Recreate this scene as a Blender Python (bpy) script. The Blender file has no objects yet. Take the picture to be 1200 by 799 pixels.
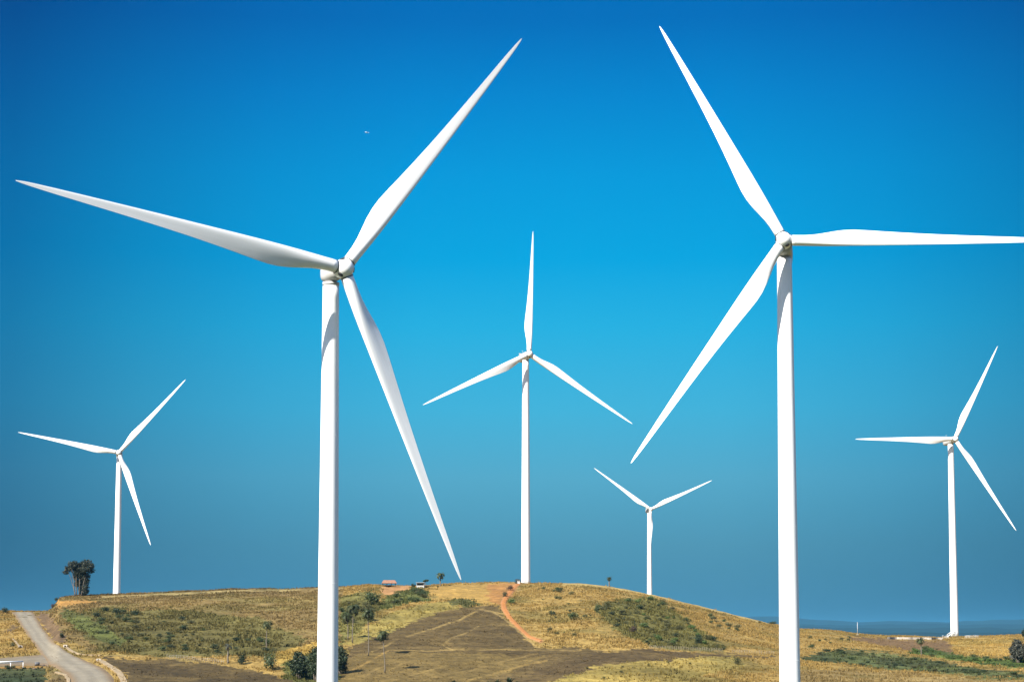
import bpy, math, random
import numpy as np
from mathutils import Matrix, Vector

rng = np.random.default_rng(7)
random.seed(7)
scene = bpy.context.scene
COL = scene.collection

# ------------------------------------------------------------------ camera
F = 2075.0                        # focal length in photo pixels (photo is 1200 wide)
P = math.radians(4.8)             # upward pitch, the rest of the rise is lens shift
VH = 745.0                        # horizon row
VPP = VH - F * math.tan(P)        # row of the principal point
CZ = 50.0                         # eye height above the datum
cam_d = bpy.data.cameras.new('camera')
cam = bpy.data.objects.new('camera', cam_d)
COL.objects.link(cam)
cam_d.sensor_width = 36.0
cam_d.lens = 36.0 * F / 1200.0
cam_d.shift_y = (VPP - 399.5) / 1200.0
cam_d.clip_start = 0.5
cam_d.clip_end = 60000.0
cam.location = (0, 0, CZ)
cam.rotation_euler = (math.pi / 2 + P, 0, 0)
scene.camera = cam

# ------------------------------------------------------------------ light
SUN_AZ = math.atan2(-0.68, -0.733)   # clockwise from +Y
SUN_EL = math.radians(38)
EXPOSURE = 1.42
scene.view_settings.view_transform = 'Standard'
scene.view_settings.look = 'None'
scene.view_settings.exposure = EXPOSURE
scene.view_settings.gamma = 1.0
scene.view_settings.use_curve_mapping = False

sd = bpy.data.lights.new('sun', 'SUN')
sd.energy = 4.5
sd.angle = math.radians(0.53)
sd.color = (1.0, 0.945, 0.85)
so = bpy.data.objects.new('sun', sd)
COL.objects.link(so)
sdir = Vector((math.sin(SUN_AZ) * math.cos(SUN_EL), math.cos(SUN_AZ) * math.cos(SUN_EL), math.sin(SUN_EL)))
so.rotation_euler = sdir.to_track_quat('Z', 'Y').to_euler()
so.location = (-300, -300, 400)

SKY_STRENGTH = 0.15
w = bpy.data.worlds.new('World')
scene.world = w
w.use_nodes = True
nt = w.node_tree
nt.nodes.clear()
def N(tree, t, **k):
    n = tree.nodes.new(t)
    for a, b in k.items():
        setattr(n, a, b)
    return n
def lin(c):
    return tuple(((x / 255) / 12.92 if x / 255 < .04045 else (((x / 255) + .055) / 1.055) ** 2.4) for x in c)
sky = N(nt, 'ShaderNodeTexSky', sky_type='NISHITA', sun_disc=False)
sky.sun_elevation = SUN_EL
sky.sun_rotation = SUN_AZ % (2 * math.pi)
sky.air_density = 1.0
sky.dust_density = 0.6
sky.ozone_density = 2.0
tc = N(nt, 'ShaderNodeTexCoord')
sep = N(nt, 'ShaderNodeSeparateXYZ')
nt.links.new(tc.outputs['Generated'], sep.inputs[0])
# deep polarised blue of the lower sky as a function of elevation (z of the direction)
ramp = N(nt, 'ShaderNodeValToRGB')
ez = lambda d: math.sin(math.radians(d))
RMAX = 0.5
SKY = [(0.0, (56, 108, 138)), (1.2, (70, 132, 160)), (2.9, (80, 148, 175)), (5.1, (86, 170, 201)), (7.3, (66, 180, 219)), (9.9, (36, 178, 226)),
       (12.1, (0, 167, 226)), (14.7, (0, 155, 221)), (17.2, (0, 135, 209)), (19.5, (0, 112, 190)), (26.0, (0, 84, 160))]
el = ramp.color_ramp.elements
while len(el) < len(SKY):
    el.new(0.5)
for e, (d, c) in zip(el, SKY):
    e.position = max(0.0, ez(d)) / RMAX
    l = lin(c)
    e.color = (l[0], l[1], l[2], 1)
m0 = N(nt, 'ShaderNodeMath', operation='DIVIDE')
m0.inputs[1].default_value = RMAX
m0.use_clamp = True
nt.links.new(sep.outputs['Z'], m0.inputs[0])
nt.links.new(m0.outputs[0], ramp.inputs[0])
# lens vignette painted into the sky colour, darker to both sides (azimuth)
az = N(nt, 'ShaderNodeMath', operation='ARCTAN2')
nt.links.new(sep.outputs['X'], az.inputs[0])
nt.links.new(sep.outputs['Y'], az.inputs[1])
azo = N(nt, 'ShaderNodeMath', operation='SUBTRACT')
azo.inputs[1].default_value = math.radians(2.0)
nt.links.new(az.outputs[0], azo.inputs[0])
aza = N(nt, 'ShaderNodeMath', operation='ABSOLUTE')
nt.links.new(azo.outputs[0], aza.inputs[0])
azn = N(nt, 'ShaderNodeMath', operation='DIVIDE')
azn.inputs[1].default_value = math.radians(24)
azn.use_clamp = True
nt.links.new(aza.outputs[0], azn.inputs[0])
aramp = N(nt, 'ShaderNodeValToRGB')
AZ = [(0, (1, 1, 1)), (5 / 24, (.97, .98, .99)), (10 / 24, (.74, .83, .88)), (14 / 24, (.54, .65, .72)), (18 / 24, (.28, .42, .53)), (1, (.2, .33, .45))]
el = aramp.color_ramp.elements
while len(el) < len(AZ):
    el.new(.5)
for e, (p, c) in zip(el, AZ):
    e.position = p
    e.color = (*c, 1)
nt.links.new(azn.outputs[0], aramp.inputs[0])
mul = N(nt, 'ShaderNodeMix', data_type='RGBA', blend_type='MULTIPLY')
mul.inputs[0].default_value = 1
nt.links.new(ramp.outputs[0], mul.inputs[6])
nt.links.new(aramp.outputs[0], mul.inputs[7])
gain = N(nt, 'ShaderNodeVectorMath', operation='SCALE')
gain.inputs['Scale'].default_value = 1.0 / (SKY_STRENGTH * 2 ** EXPOSURE)
nt.links.new(mul.outputs[2], gain.inputs[0])
blend = N(nt, 'ShaderNodeMapRange', interpolation_type='SMOOTHSTEP')
blend.inputs['From Min'].default_value = ez(23)
blend.inputs['From Max'].default_value = ez(40)
nt.links.new(sep.outputs['Z'], blend.inputs['Value'])
mx = N(nt, 'ShaderNodeMix', data_type='RGBA')
nt.links.new(blend.outputs[0], mx.inputs[0])
nt.links.new(gain.outputs[0], mx.inputs[6])
nt.links.new(sky.outputs[0], mx.inputs[7])
bg = N(nt, 'ShaderNodeBackground')
bg.inputs[1].default_value = SKY_STRENGTH
wo = N(nt, 'ShaderNodeOutputWorld')
nt.links.new(mx.outputs[2], bg.inputs[0])
nt.links.new(bg.outputs[0], wo.inputs[0])

# ------------------------------------------------------------------ helpers
def tag(o, label=None, cat=None, group=None, kind=None):
    if label: o['label'] = label
    if cat: o['category'] = cat
    if group: o['group'] = group
    if kind: o['kind'] = kind
    return o

def link(name, mesh, parent=None, mat=None):
    o = bpy.data.objects.new(name, mesh)
    COL.objects.link(o)
    if parent is not None: o.parent = parent
    if mat is not None:
        mesh.materials.clear()
        mesh.materials.append(mat)
    return o

def empty(name, loc=(0, 0, 0), rz=0.0):
    o = bpy.data.objects.new(name, None)
    o.empty_display_size = 1.0
    COL.objects.link(o)
    o.location = loc
    o.rotation_euler = (0, 0, rz)
    return o

def mesh_np(name, V, Fc, smooth=False, col=None):
    me = bpy.data.meshes.new(name)
    V = np.asarray(V, np.float32)
    if isinstance(Fc, np.ndarray):
        k = Fc.shape[1]
        n = len(Fc)
        me.vertices.add(len(V))
        me.vertices.foreach_set('co', V.ravel())
        me.loops.add(n * k)
        me.loops.foreach_set('vertex_index', Fc.astype(np.int32).ravel())
        me.polygons.add(n)
        me.polygons.foreach_set('loop_start', np.arange(0, n * k, k, dtype=np.int32))
        me.update(calc_edges=True)
    else:
        me.from_pydata(V.tolist(), [], Fc)
        me.update()
    me.polygons.foreach_set('use_smooth', np.full(len(me.polygons), smooth, bool))
    if col is not None:
        a = me.color_attributes.new('cover', 'FLOAT_COLOR', 'POINT')
        c = np.ones((len(V), 4), np.float32)
        c[:, :3] = col
        a.data.foreach_set('color', c.ravel())
    return me

class MB:
    """collects boxes, tubes and lofts into one mesh"""
    def __init__(self):
        self.V, self.F, self.S = [], [], []
    def add(self, V, Fc, smooth=False):
        b = len(self.V)
        self.V += [tuple(map(float, v)) for v in V]
        self.F += [tuple(i + b for i in f) for f in Fc]
        self.S += [smooth] * len(Fc)
    def box(self, c, s, rz=0.0, taper=1.0):
        cx, cy, cz = c; x, y, z = s[0] / 2, s[1] / 2, s[2] / 2
        V = []
        for k, t in ((-z, 1), (z, taper)):
            for a, b in ((-x, -y), (x, -y), (x, y), (-x, y)):
                a *= t; b *= t
                V.append((cx + a * math.cos(rz) - b * math.sin(rz), cy + a * math.sin(rz) + b * math.cos(rz), cz + k))
        self.add(V, [(3, 2, 1, 0), (4, 5, 6, 7), (0, 1, 5, 4), (1, 2, 6, 5), (2, 3, 7, 6), (3, 0, 4, 7)])
    def tube(self, path, radii, seg=8, cap=True, smooth=True):
        path = [Vector(p) for p in path]
        n = len(path)
        V, Fc = [], []
        up = Vector((0, 0, 1))
        d0 = (path[-1] - path[0]).normalized()
        ref = Vector((1, 0, 0)) if abs(d0.x) < .8 else Vector((0, 1, 0))
        for i in range(n):
            d = (path[min(i + 1, n - 1)] - path[max(i - 1, 0)]).normalized()
            a = (ref - d * ref.dot(d)).normalized()
            b = d.cross(a)
            for k in range(seg):
                t = 2 * math.pi * k / seg
                V.append(path[i] + (a * math.cos(t) + b * math.sin(t)) * radii[i])
        for i in range(n - 1):
            for k in range(seg):
                k2 = (k + 1) % seg
                Fc.append((i * seg + k, i * seg + k2, (i + 1) * seg + k2, (i + 1) * seg + k))
        self.add(V, Fc, smooth)
        if cap:
            b = len(self.V) - n * seg
            self.F += [tuple(b + k for k in reversed(range(seg))), tuple(b + (n - 1) * seg + k for k in range(seg))]
            self.S += [False, False]
    def loft(self, rings, cap=True, smooth=True):
        n, seg = len(rings), len(rings[0])
        V = [p for r in rings for p in r]
        Fc = []
        for i in range(n - 1):
            for k in range(seg):
                k2 = (k + 1) % seg
                Fc.append((i * seg + k, i * seg + k2, (i + 1) * seg + k2, (i + 1) * seg + k))
        if cap:
            Fc += [tuple(reversed(range(seg))), tuple((n - 1) * seg + k for k in range(seg))]
        self.add(V, Fc, smooth)
    def mesh(self, name):
        me = bpy.data.meshes.new(name)
        me.from_pydata(self.V, [], self.F)
        me.update()
        me.polygons.foreach_set('use_smooth', self.S)
        return me
    def build(self, name, mat, parent=None):
        return link(name, self.mesh(name), parent, mat)

def hash2(i, j, s):
    n = (i.astype(np.int64) * 374761393 + j.astype(np.int64) * 668265263 + s * 974711) & 0x7fffffff
    n = ((n ^ (n >> 13)) * 1274126177) & 0x7fffffff
    return ((n ^ (n >> 16)) & 0xffff) / 65535.0
def vnoise(x, y, s=0):
    xi, yi = np.floor(x), np.floor(y)
    fx, fy = x - xi, y - yi
    fx = fx * fx * (3 - 2 * fx); fy = fy * fy * (3 - 2 * fy)
    a = hash2(xi, yi, s); b = hash2(xi + 1, yi, s); c = hash2(xi, yi + 1, s); d = hash2(xi + 1, yi + 1, s)
    return (a + (b - a) * fx) * (1 - fy) + (c + (d - c) * fx) * fy
def fbm(x, y, sc, s=0, o=3):
    t = 0; am = .5; f = 1 / sc; tot = 0
    for k in range(o):
        t = t + am * vnoise(x * f, y * f, s + k * 17); tot += am; am *= .5; f *= 2.1
    return t / tot

# ------------------------------------------------------------------ terrain
U_S = np.array([-900, -200, 0, 40, 56, 60, 69, 92, 130, 200, 270, 330, 400, 430, 455, 500, 540, 590, 617, 650, 680, 700, 730, 770, 800, 850, 900, 935, 970, 1000, 1040, 1100, 1150, 1200, 1500, 2100], float)
V_S = np.array([722, 718, 716, 717, 716, 713, 700.5, 697.5, 697, 694, 690.5, 690, 687.5, 685, 686.5, 686, 683.5, 682.5, 683.5, 683.5, 683, 685, 689.5, 697.5, 705, 717, 729.5, 737, 738.5, 742, 745, 746.5, 745.5, 744.5, 748, 752], float)
R_S = np.interp(U_S, [-900, 0, 60, 200, 450, 560, 617, 700, 800, 900, 1000, 1124, 1200, 2100], [760, 760, 725, 705, 695, 700, 712, 700, 705, 725, 780, 830, 840, 860])
VB = 804.0
RB = 430.0
def slope_of(u, v):
    x = (u - 600) / F; yi = (VPP - v) / F
    return (math.sin(P) + yi * math.cos(P)) / np.hypot(x, math.cos(P) - yi * math.sin(P))
C0 = math.cos(P) - (VPP - 750) / F * math.sin(P)
def project(x, y, z):
    zz = z - CZ
    f = y * math.cos(P) + zz * math.sin(P)
    f = np.where(f < 1, 1, f)
    return 600 + F * x / f, VPP - F * (-y * math.sin(P) + zz * math.cos(P)) / f
def sstep(t):
    t = np.clip(t, 0, 1)
    return t * t * (3 - 2 * t)
GE = 1.75
def ground(x, y):
    x = np.asarray(x, float); y = np.asarray(y, float)
    r = np.hypot(x, y); al = np.arctan2(x, y)
    u = np.clip(600 + F * C0 * np.tan(np.clip(al, -1.0, 1.0)), -900, 2100)
    vs = np.interp(u, U_S, V_S); rs = np.interp(u, U_S, R_S)
    # hill face
    t = np.clip((r - RB) / (rs - RB), 0, 1)
    v = VB + (vs - VB) * (1 - (1 - t) ** GE)
    zf = r * slope_of(u, v)
    # valley between the camera's hill and the hill face
    sb = slope_of(u, np.full_like(u, VB)); zb = RB * sb
    mb = sb + RB * (slope_of(u, VB + (vs - VB) * 0.01 * GE) - sb) / (0.01 * (rs - RB))
    t1 = np.clip(r / 250, 0, 1)
    z1 = -1.75 + (-36 + 1.75) * sstep(t1)
    h = RB - 250; t2 = np.clip((r - 250) / h, 0, 1)
    z2 = (2 * t2 ** 3 - 3 * t2 ** 2 + 1) * -36 + (-2 * t2 ** 3 + 3 * t2 ** 2) * zb + (t2 ** 3 - t2 ** 2) * h * mb
    # behind the crest
    d = r - rs
    ss = slope_of(u, vs)
    wgt = sstep((d - 8) / 190)
    zback = -4 - 170 * sstep((r - 1600) / 5000)
    zc = ss * np.minimum(r, rs + 200) * (1 - wgt) + np.minimum(zback, ss * r) * wgt
    z = np.where(r < 250, z1, np.where(r < RB, z2, np.where(d < 0, zf, zc)))
    amp = np.clip((r - 60) / 200, 0, 1)
    n = (fbm(x, y, 26, 3, 3) - .5) * 1.3 + (fbm(x, y, 5, 9, 2) - .5) * .55
    return z + CZ + n * amp

def at(u, v):
    """ground point seen at photo position (u, v) on the hill face"""
    x = (u - 600) / F; yi = (VPP - v) / F
    a = math.atan2(x, math.cos(P) - yi * math.sin(P))
    rs = float(np.interp(u, U_S, R_S))
    r = np.linspace(395, rs + 6, 900)
    X, Y = r * math.sin(a), r * math.cos(a)
    Z = ground(X, Y)
    _, vv = project(X, Y, Z)
    k = np.nonzero(vv <= v)[0]
    i = int(k[0]) if len(k) else int(np.argmin(vv))
    return Vector((X[i], Y[i], Z[i]))
def zat(x, y):
    return float(ground(np.array([x]), np.array([y]))[0])

def inpoly(u, v, poly):
    p = np.array(poly, float)
    inside = np.zeros(u.shape, bool)
    n = len(p)
    with np.errstate(divide='ignore', invalid='ignore'):
        for i in range(n):
            x1, y1 = p[i]; x2, y2 = p[(i + 1) % n]
            if y1 == y2: continue
            c = ((y1 > v) != (y2 > v)) & (u < (x2 - x1) * (v - y1) / (y2 - y1) + x1)
            inside ^= c
    return inside
def nearline(u, v, pts, wd):
    best = np.full(u.shape, 1e9)
    for (x1, y1), (x2, y2) in zip(pts[:-1], pts[1:]):
        dx, dy = x2 - x1, y2 - y1
        t = np.clip(((u - x1) * dx + (v - y1) * dy) / (dx * dx + dy * dy), 0, 1)
        best = np.minimum(best, np.hypot(u - x1 - t * dx, (v - y1 - t * dy) * 1.3))
    return best < wd

ROAD_L = [(13, 717.5), (16, 720), (26, 735.5), (40, 755), (48, 766.5), (54, 778), (68, 784), (78, 791), (84, 803)]
ROAD_R = [(39, 717), (42, 722), (50, 735.5), (64, 753), (84, 767), (103, 775), (120, 782), (131, 791), (137, 803)]
BRANCH_U = [(-30, 772), (0, 770.5), (25, 768.5), (50, 766.5), (70, 769)]
BRANCH_D = [(-30, 782), (0, 780.5), (25, 779.5), (52, 780), (72, 784)]
RED = [(606, 684.5), (600, 689), (593, 699), (589, 706), (590, 713), (597, 724), (608, 735), (620, 746), (634, 751)]
THICKET = [(697, 713), (712, 705), (745, 699), (768, 701), (790, 715), (830, 745), (852, 759), (845, 763), (800, 761), (765, 757), (737, 746), (715, 735)]
BELT = [(934, 772), (960, 764), (990, 759), (1037, 764), (1083, 772), (1120, 778), (1153, 784), (1215, 788), (1215, 796), (1150, 793), (1095, 787), (1025, 781), (960, 776)]
GREENBELT = [(1060, 763), (1090, 760), (1130, 768), (1170, 772), (1215, 772), (1215, 784), (1150, 778), (1100, 771)]
# (polygon, colour, class)   classes: 0 dry grass 1 scrub 2 ploughed 3 bare 4 green 5 yellow grass
COVER = [
 ([(58, 695), (130, 690), (270, 684), (402, 680), (402, 760), (330, 768), (200, 770), (110, 762), (60, 745)], (.152, .100, .043), 0),
 ([(75, 722), (120, 712), (200, 714), (300, 724), (362, 748), (330, 768), (200, 770), (115, 762)], (.105, .084, .031), 1),
 ([(330, 768), (400, 752), (400, 806), (345, 806), (335, 795)], (.09, .085, .028), 1),
 ([(68, 718), (80, 714), (118, 731), (152, 752), (140, 757), (108, 746), (80, 730)], (.080, .083, .026), 4),
 ([(66, 702.5), (112, 702), (112, 706.5), (68, 712)], (.30, .155, .05), 3),
 ([(42, 718), (57, 716), (64, 730), (74, 742), (78, 753), (64, 752), (50, 735)], (.12, .075, .048), 3),
 ([(-200, 712), (12, 716), (25, 735), (40, 756), (48, 766), (-200, 771)], (.235, .145, .05), 0),
 ([(8, 738), (18, 731), (22, 736), (12, 744)], (.12, .075, .04), 3),
 ([(118, 770), (200, 773), (260, 778), (305, 788), (345, 799), (345, 808), (150, 808), (145, 788), (124, 773)], (.066, .044, .022), 2),
 ([(322, 766), (345, 758), (385, 752), (402, 755), (362, 767), (326, 777)], (.30, .19, .055), 0),
 ([(398, 700), (430, 693), (447, 705), (440, 722), (425, 738), (398, 752)], (.115, .098, .034), 1),
 ([(398, 754), (425, 738), (445, 726), (460, 717), (500, 707), (529, 705), (536, 713), (510, 718), (488, 727), (470, 735), (440, 746), (415, 756)], (.215, .158, .052), 5),
 ([(448, 686), (486, 684), (482, 689), (470, 693), (456, 698), (447, 697)], (.36, .185, .09), 3),
 ([(440, 714), (455, 699), (470, 692), (490, 689), (503, 692), (503, 703), (480, 707), (452, 713)], (.095, .098, .034), 1),
 ([(501, 690), (540, 683), (597, 683), (590, 700), (584, 708), (555, 706), (520, 700), (503, 697)], (.31, .185, .06), 3),
 ([(570, 685), (607, 682.5), (600, 695), (590, 708), (578, 707), (572, 698)], (.29, .14, .052), 3),
 ([(524, 704), (556, 702.5), (563, 708), (546, 713), (525, 710)], (.085, .078, .03), 1),
 ([(412, 755), (440, 746), (470, 735), (488, 727), (510, 718), (536, 713), (584, 709), (588, 720), (605, 738), (628, 757), (700, 761), (742, 762), (700, 780), (640, 788), (600, 808), (396, 808), (398, 772)], (.086, .057, .027), 2),
 ([(420, 765), (470, 764), (560, 764), (640, 770), (610, 782), (540, 808), (396, 808), (398, 780)], (.125, .083, .034), 2),
 ([(585, 800), (640, 780), (690, 766), (740, 760), (800, 763), (860, 766), (912, 768), (900, 771), (860, 769), (770, 774), (710, 780), (645, 800), (600, 808)], (.078, .051, .026), 2),
 ([(640, 808), (652, 796), (709, 779), (769, 774), (862, 768), (872, 780), (800, 799), (800, 808)], (.27, .19, .062), 5),
 ([(925, 786), (1000, 783), (1080, 790), (1215, 797), (1215, 808), (920, 808)], (.205, .138, .062), 0),
 (THICKET, (.125, .105, .036), 1),
 ([(990, 744), (1040, 748), (1110, 751), (1118, 765), (1080, 764), (1040, 757), (1000, 750)], (.135, .080, .046), 2),
 ([(1112, 749), (1187, 746), (1187, 767), (1150, 768), (1118, 763)], (.31, .195, .066), 0),
 (BELT, (.060, .066, .027), 4),
 (GREENBELT, (.060, .082, .020), 4),
 ([(-40, 783), (52, 782), (57, 808), (-40, 808)], (.026, .033, .015), 4),
 ([(-40, 780), (53, 779.5), (53, 783), (-40, 784)], (.25, .14, .05), 3),
 ([(58, 782), (82, 792), (80, 808), (56, 808)], (.12, .08, .04), 0),
]
TRACKS_AND_RIM_LIGHT = [
 ([(436, 763), (450, 757), (470, 747), (505, 737), (539, 726), (552, 719), (563, 714), (590, 719)], 1.5, (.30, .20, .08)),
 ([(454, 761), (501, 762.5), (530, 761), (589, 761), (640, 761), (739, 761)], 1.3, (.28, .185, .075)),
 ([(561, 733), (545, 742), (529, 747), (518, 755), (522, 758), (530, 761)], 1.2, (.26, .175, .075)),
 ([(455, 762), (440, 771), (416, 783), (400, 790)], 1.5, (.30, .18, .06)),
 ([(498, 768), (470, 778), (450, 789)], 1.0, (.22, .145, .06)),
 ([(460, 797), (500, 786), (560, 770)], 1.0, (.21, .14, .06)),
 ([(540, 800), (575, 790), (610, 780), (640, 774)], 1.8, (.26, .165, .06)),
 ([(520, 797), (560, 783), (590, 774), (630, 765)], 1.2, (.20, .13, .055)),
 ([(563, 714), (577, 716), (590, 724), (606, 738), (628, 757)], 1.3, (.28, .19, .09)),
 ([(118, 768), (150, 768), (200, 771.5), (256, 777)], 1.1, (.26, .19, .09)),
 ([(660, 684), (680, 684), (700, 686), (730, 690.5), (770, 698.5), (800, 706), (850, 718), (900, 730.5)], 2.4, (.40, .30, .15)),  # pale crest grass, its sunlit edge painted into the colour
 ([(120, 699), (200, 695.5), (270, 692), (330, 691.5), (400, 689)], 2.2, (.38, .28, .14)),  # highlight of backlit grass painted along the left crest
 ([(450, 780), (430, 790), (400, 797)], 1.0, (.20, .13, .055)),
]
FEATURES = (ROAD_L + ROAD_R[::-1], BRANCH_U + BRANCH_D[::-1])
def cover(x, y, z):
    u, v = project(x, y, z)
    n1 = fbm(x, y, 9, 31, 3) - .5; n2 = fbm(x, y, 9, 57, 3) - .5
    j1 = vnoise(x * .9, y * .9, 5) - .5; j2 = vnoise(x * .9, y * .9, 8) - .5
    uu = u + n1 * 12 + j1 * 7; vv = v + n2 * 6 + j2 * 3.5
    big = fbm(x, y, 38, 71, 3)
    col = np.empty(u.shape + (3,)); col[:] = (.245, .155, .055)
    cls = np.zeros(u.shape, int)
    # sparse olive patches over the dry grass
    m = np.clip((fbm(x, y, 15, 91, 4) - .50) * 5, 0, 1)[..., None]
    col = col * (1 - m * .62) + np.array((.105, .085, .030)) * m * .62
    m2 = np.clip((big - .5) * 4, 0, 1)[..., None]
    col = col * (1 - m2 * .4) + np.array((.29, .19, .075)) * m2 * .4
    rr = np.hypot(x, y); near = (1 - np.clip((rr - 385) / 30, 0, 1))[..., None]
    col = col * (1 - near) + np.array((.085, .088, .042)) * (.7 + .6 * m) * near  # unseen valley floor coloured olive to cut orange bounce light
    vis = (y > 300) & (np.abs(u - 600) < 1400) & (np.hypot(x, y) < 900)
    for poly, c, k in COVER:
        s = inpoly(uu, vv, poly) & vis
        c = np.array(c)
        if k in (0, 1, 5):
            cc = c * (1 - m * .45) + np.array((.085, .075, .026)) * m * .45
            cc = cc * (1 + (big[..., None] - .5) * .8)
        elif k == 4:
            cc = c * (.7 + .7 * m) + np.array((.03, .02, .008)) * m2
        else:
            cc = c * (.86 + .4 * (fbm(x, y, 12, 44, 3)[..., None] - .3))
            if k == 2:
                fur = np.clip((fbm(x * .35 + y * .2, y - x * .15, 4.5, 66, 3) - .5) * 4, 0, 1)[..., None]
                cc = cc * (1 - .30 * fur) + np.array((.19, .125, .052)) * .30 * fur
        col[s] = cc[s]; cls[s] = k
    ub = u + n1 * 2.5; vb = v + n2 * 1.6
    for pts, wd, c in TRACKS_AND_RIM_LIGHT:
        best = nearline(ub, vb, pts, wd * .72) & vis
        q = (np.clip((fbm(x, y, 7, 77, 3) - .30) * 2.6, .0, .52) * best)[..., None]
        col = col * (1 - q) + np.array(c) * q
        cls[best] = 3
    for pts in FEATURES:
        s = inpoly(u, v, pts) & vis
        col[s] = (.13, .10, .07); cls[s] = 3
    s = nearline(ub, vb, RED, 2.6) & vis
    col[s] = (.30, .15, .075); cls[s] = 3
    return col * np.array((.835, .865, .69)), cls

du_in = np.arange(-20, 1221, 1.6)
du_out = np.concatenate([np.arange(-900, -20, 12), du_in, np.arange(1226, 2100, 12)])
al_in = np.arctan((du_out - 600) / (F * C0))
al = np.concatenate([np.linspace(-math.pi, al_in[0] - .03, 60), al_in, np.linspace(al_in[-1] + .03, math.pi, 60)])
tt = 1 - (1 - np.linspace(0, 1, 190)) ** (1 / 1.35)
NR0 = np.concatenate([[1, 6, 15, 30, 50, 80, 115, 150, 190, 220, 250, 280, 305, 330, 350, 368, 384, 396, 406, 414, 420, 425]])
back = np.concatenate([np.arange(2, 30, 3), np.arange(30, 220, 9), [240, 290, 350, 450, 600, 800, 1100, 1500, 2000, 2700, 3600, 5000, 7000, 10000, 14000, 19000, 26000]])
ucol = np.clip(600 + F * C0 * np.tan(np.clip(al, -1, 1)), -900, 2100)
rs = np.interp(ucol, U_S, R_S)
Rg = np.concatenate([np.repeat(NR0[None], len(al), 0), RB + (rs[:, None] - RB) * tt[None], rs[:, None] + back[None]], 1)
Xg = Rg * np.sin(al)[:, None]; Yg = Rg * np.cos(al)[:, None]
Zg = ground(Xg, Yg)
Cg, Kg = cover(Xg, Yg, Zg)
na, nr = Rg.shape
idx = np.arange(na * nr).reshape(na, nr)
Fq = np.stack([idx[:-1, :-1], idx[1:, :-1], idx[1:, 1:], idx[:-1, 1:]], -1).reshape(-1, 4)[:, ::-1]
me = mesh_np('ground', np.stack([Xg, Yg, Zg], -1).reshape(-1, 3), Fq, True, Cg.reshape(-1, 3))

def new_mat(name):
    m = bpy.data.materials.new(name)
    m.use_nodes = True
    t = m.node_tree
    return m, t, t.nodes['Principled BSDF']
def simple(name, c, rough=.6, var=.12, scale=1.5, metal=0.0, spec=.4, bump=0.0):
    m, t, b = new_mat(name)
    b.inputs['Roughness'].default_value = rough
    b.inputs['Metallic'].default_value = metal
    b.inputs['Specular IOR Level'].default_value = spec
    tcn = N(t, 'ShaderNodeTexCoord')
    nz = N(t, 'ShaderNodeTexNoise'); nz.inputs['Scale'].default_value = scale; nz.inputs['Detail'].default_value = 5
    t.links.new(tcn.outputs['Object'], nz.inputs['Vector'])
    mr = N(t, 'ShaderNodeMapRange')
    mr.inputs['From Min'].default_value = .3; mr.inputs['From Max'].default_value = .7
    mr.inputs['To Min'].default_value = 1 - var; mr.inputs['To Max'].default_value = 1 + var
    t.links.new(nz.outputs['Fac'], mr.inputs['Value'])
    vm = N(t, 'ShaderNodeVectorMath', operation='SCALE')
    vm.inputs[0].default_value = c[:3]
    t.links.new(mr.outputs[0], vm.inputs['Scale'])
    t.links.new(vm.outputs[0], b.inputs['Base Color'])
    if bump:
        bp = N(t, 'ShaderNodeBump'); bp.inputs['Strength'].default_value = bump
        t.links.new(nz.outputs['Fac'], bp.inputs['Height']); t.links.new(bp.outputs[0], b.inputs['Normal'])
    return m

# soil and grass of the ground sheet: cover colour broken up by noise
gm, t, b = new_mat('hill_ground')
b.inputs['Roughness'].default_value = .95
b.inputs['Specular IOR Level'].default_value = .1
at_ = N(t, 'ShaderNodeAttribute', attribute_name='cover')
tcn = N(t, 'ShaderNodeTexCoord')
def gnoise(scale, detail, lo, hi, fmin=.3, fmax=.7):
    nz = N(t, 'ShaderNodeTexNoise'); nz.inputs['Scale'].default_value = scale; nz.inputs['Detail'].default_value = detail
    nz.inputs['Roughness'].default_value = .65
    t.links.new(tcn.outputs['Object'], nz.inputs['Vector'])
    mr = N(t, 'ShaderNodeMapRange')
    mr.inputs['From Min'].default_value = fmin; mr.inputs['From Max'].default_value = fmax
    mr.inputs['To Min'].default_value = lo; mr.inputs['To Max'].default_value = hi
    t.links.new(nz.outputs['Fac'], mr.inputs['Value'])
    return nz, mr
n1, m1 = gnoise(.45, 6, .56, 1.44)
n2, m2 = gnoise(.09, 4, .82, 1.18)
n3, m3 = gnoise(1.6, 3, .76, 1.24)
p1 = N(t, 'ShaderNodeMath', operation='MULTIPLY'); t.links.new(m1.outputs[0], p1.inputs[0]); t.links.new(m2.outputs[0], p1.inputs[1])
p2 = N(t, 'ShaderNodeMath', operation='MULTIPLY'); t.links.new(p1.outputs[0], p2.inputs[0]); t.links.new(m3.outputs[0], p2.inputs[1])
vm = N(t, 'ShaderNodeVectorMath', operation='SCALE')
t.links.new(at_.outputs['Color'], vm.inputs[0]); t.links.new(p2.outputs[0], vm.inputs['Scale'])
t.links.new(vm.outputs[0], b.inputs['Base Color'])
bp = N(t, 'ShaderNodeBump'); bp.inputs['Strength'].default_value = .6; bp.inputs['Distance'].default_value = .5
t.links.new(n1.outputs['Fac'], bp.inputs['Height']); t.links.new(bp.outputs[0], b.inputs['Normal'])
tag(link('ground', me, None, gm), kind='structure')

rm = gm.copy(); rm.name = 'packed_earth'
for nd in rm.node_tree.nodes:
    if nd.bl_idname == 'ShaderNodeMapRange':
        nd.inputs['To Min'].default_value = 1 - (1 - nd.inputs['To Min'].default_value) * .28
        nd.inputs['To Max'].default_value = 1 + (nd.inputs['To Max'].default_value - 1) * .28
    if nd.bl_idname == 'ShaderNodeBump': nd.inputs['Strength'].default_value = .12
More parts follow.
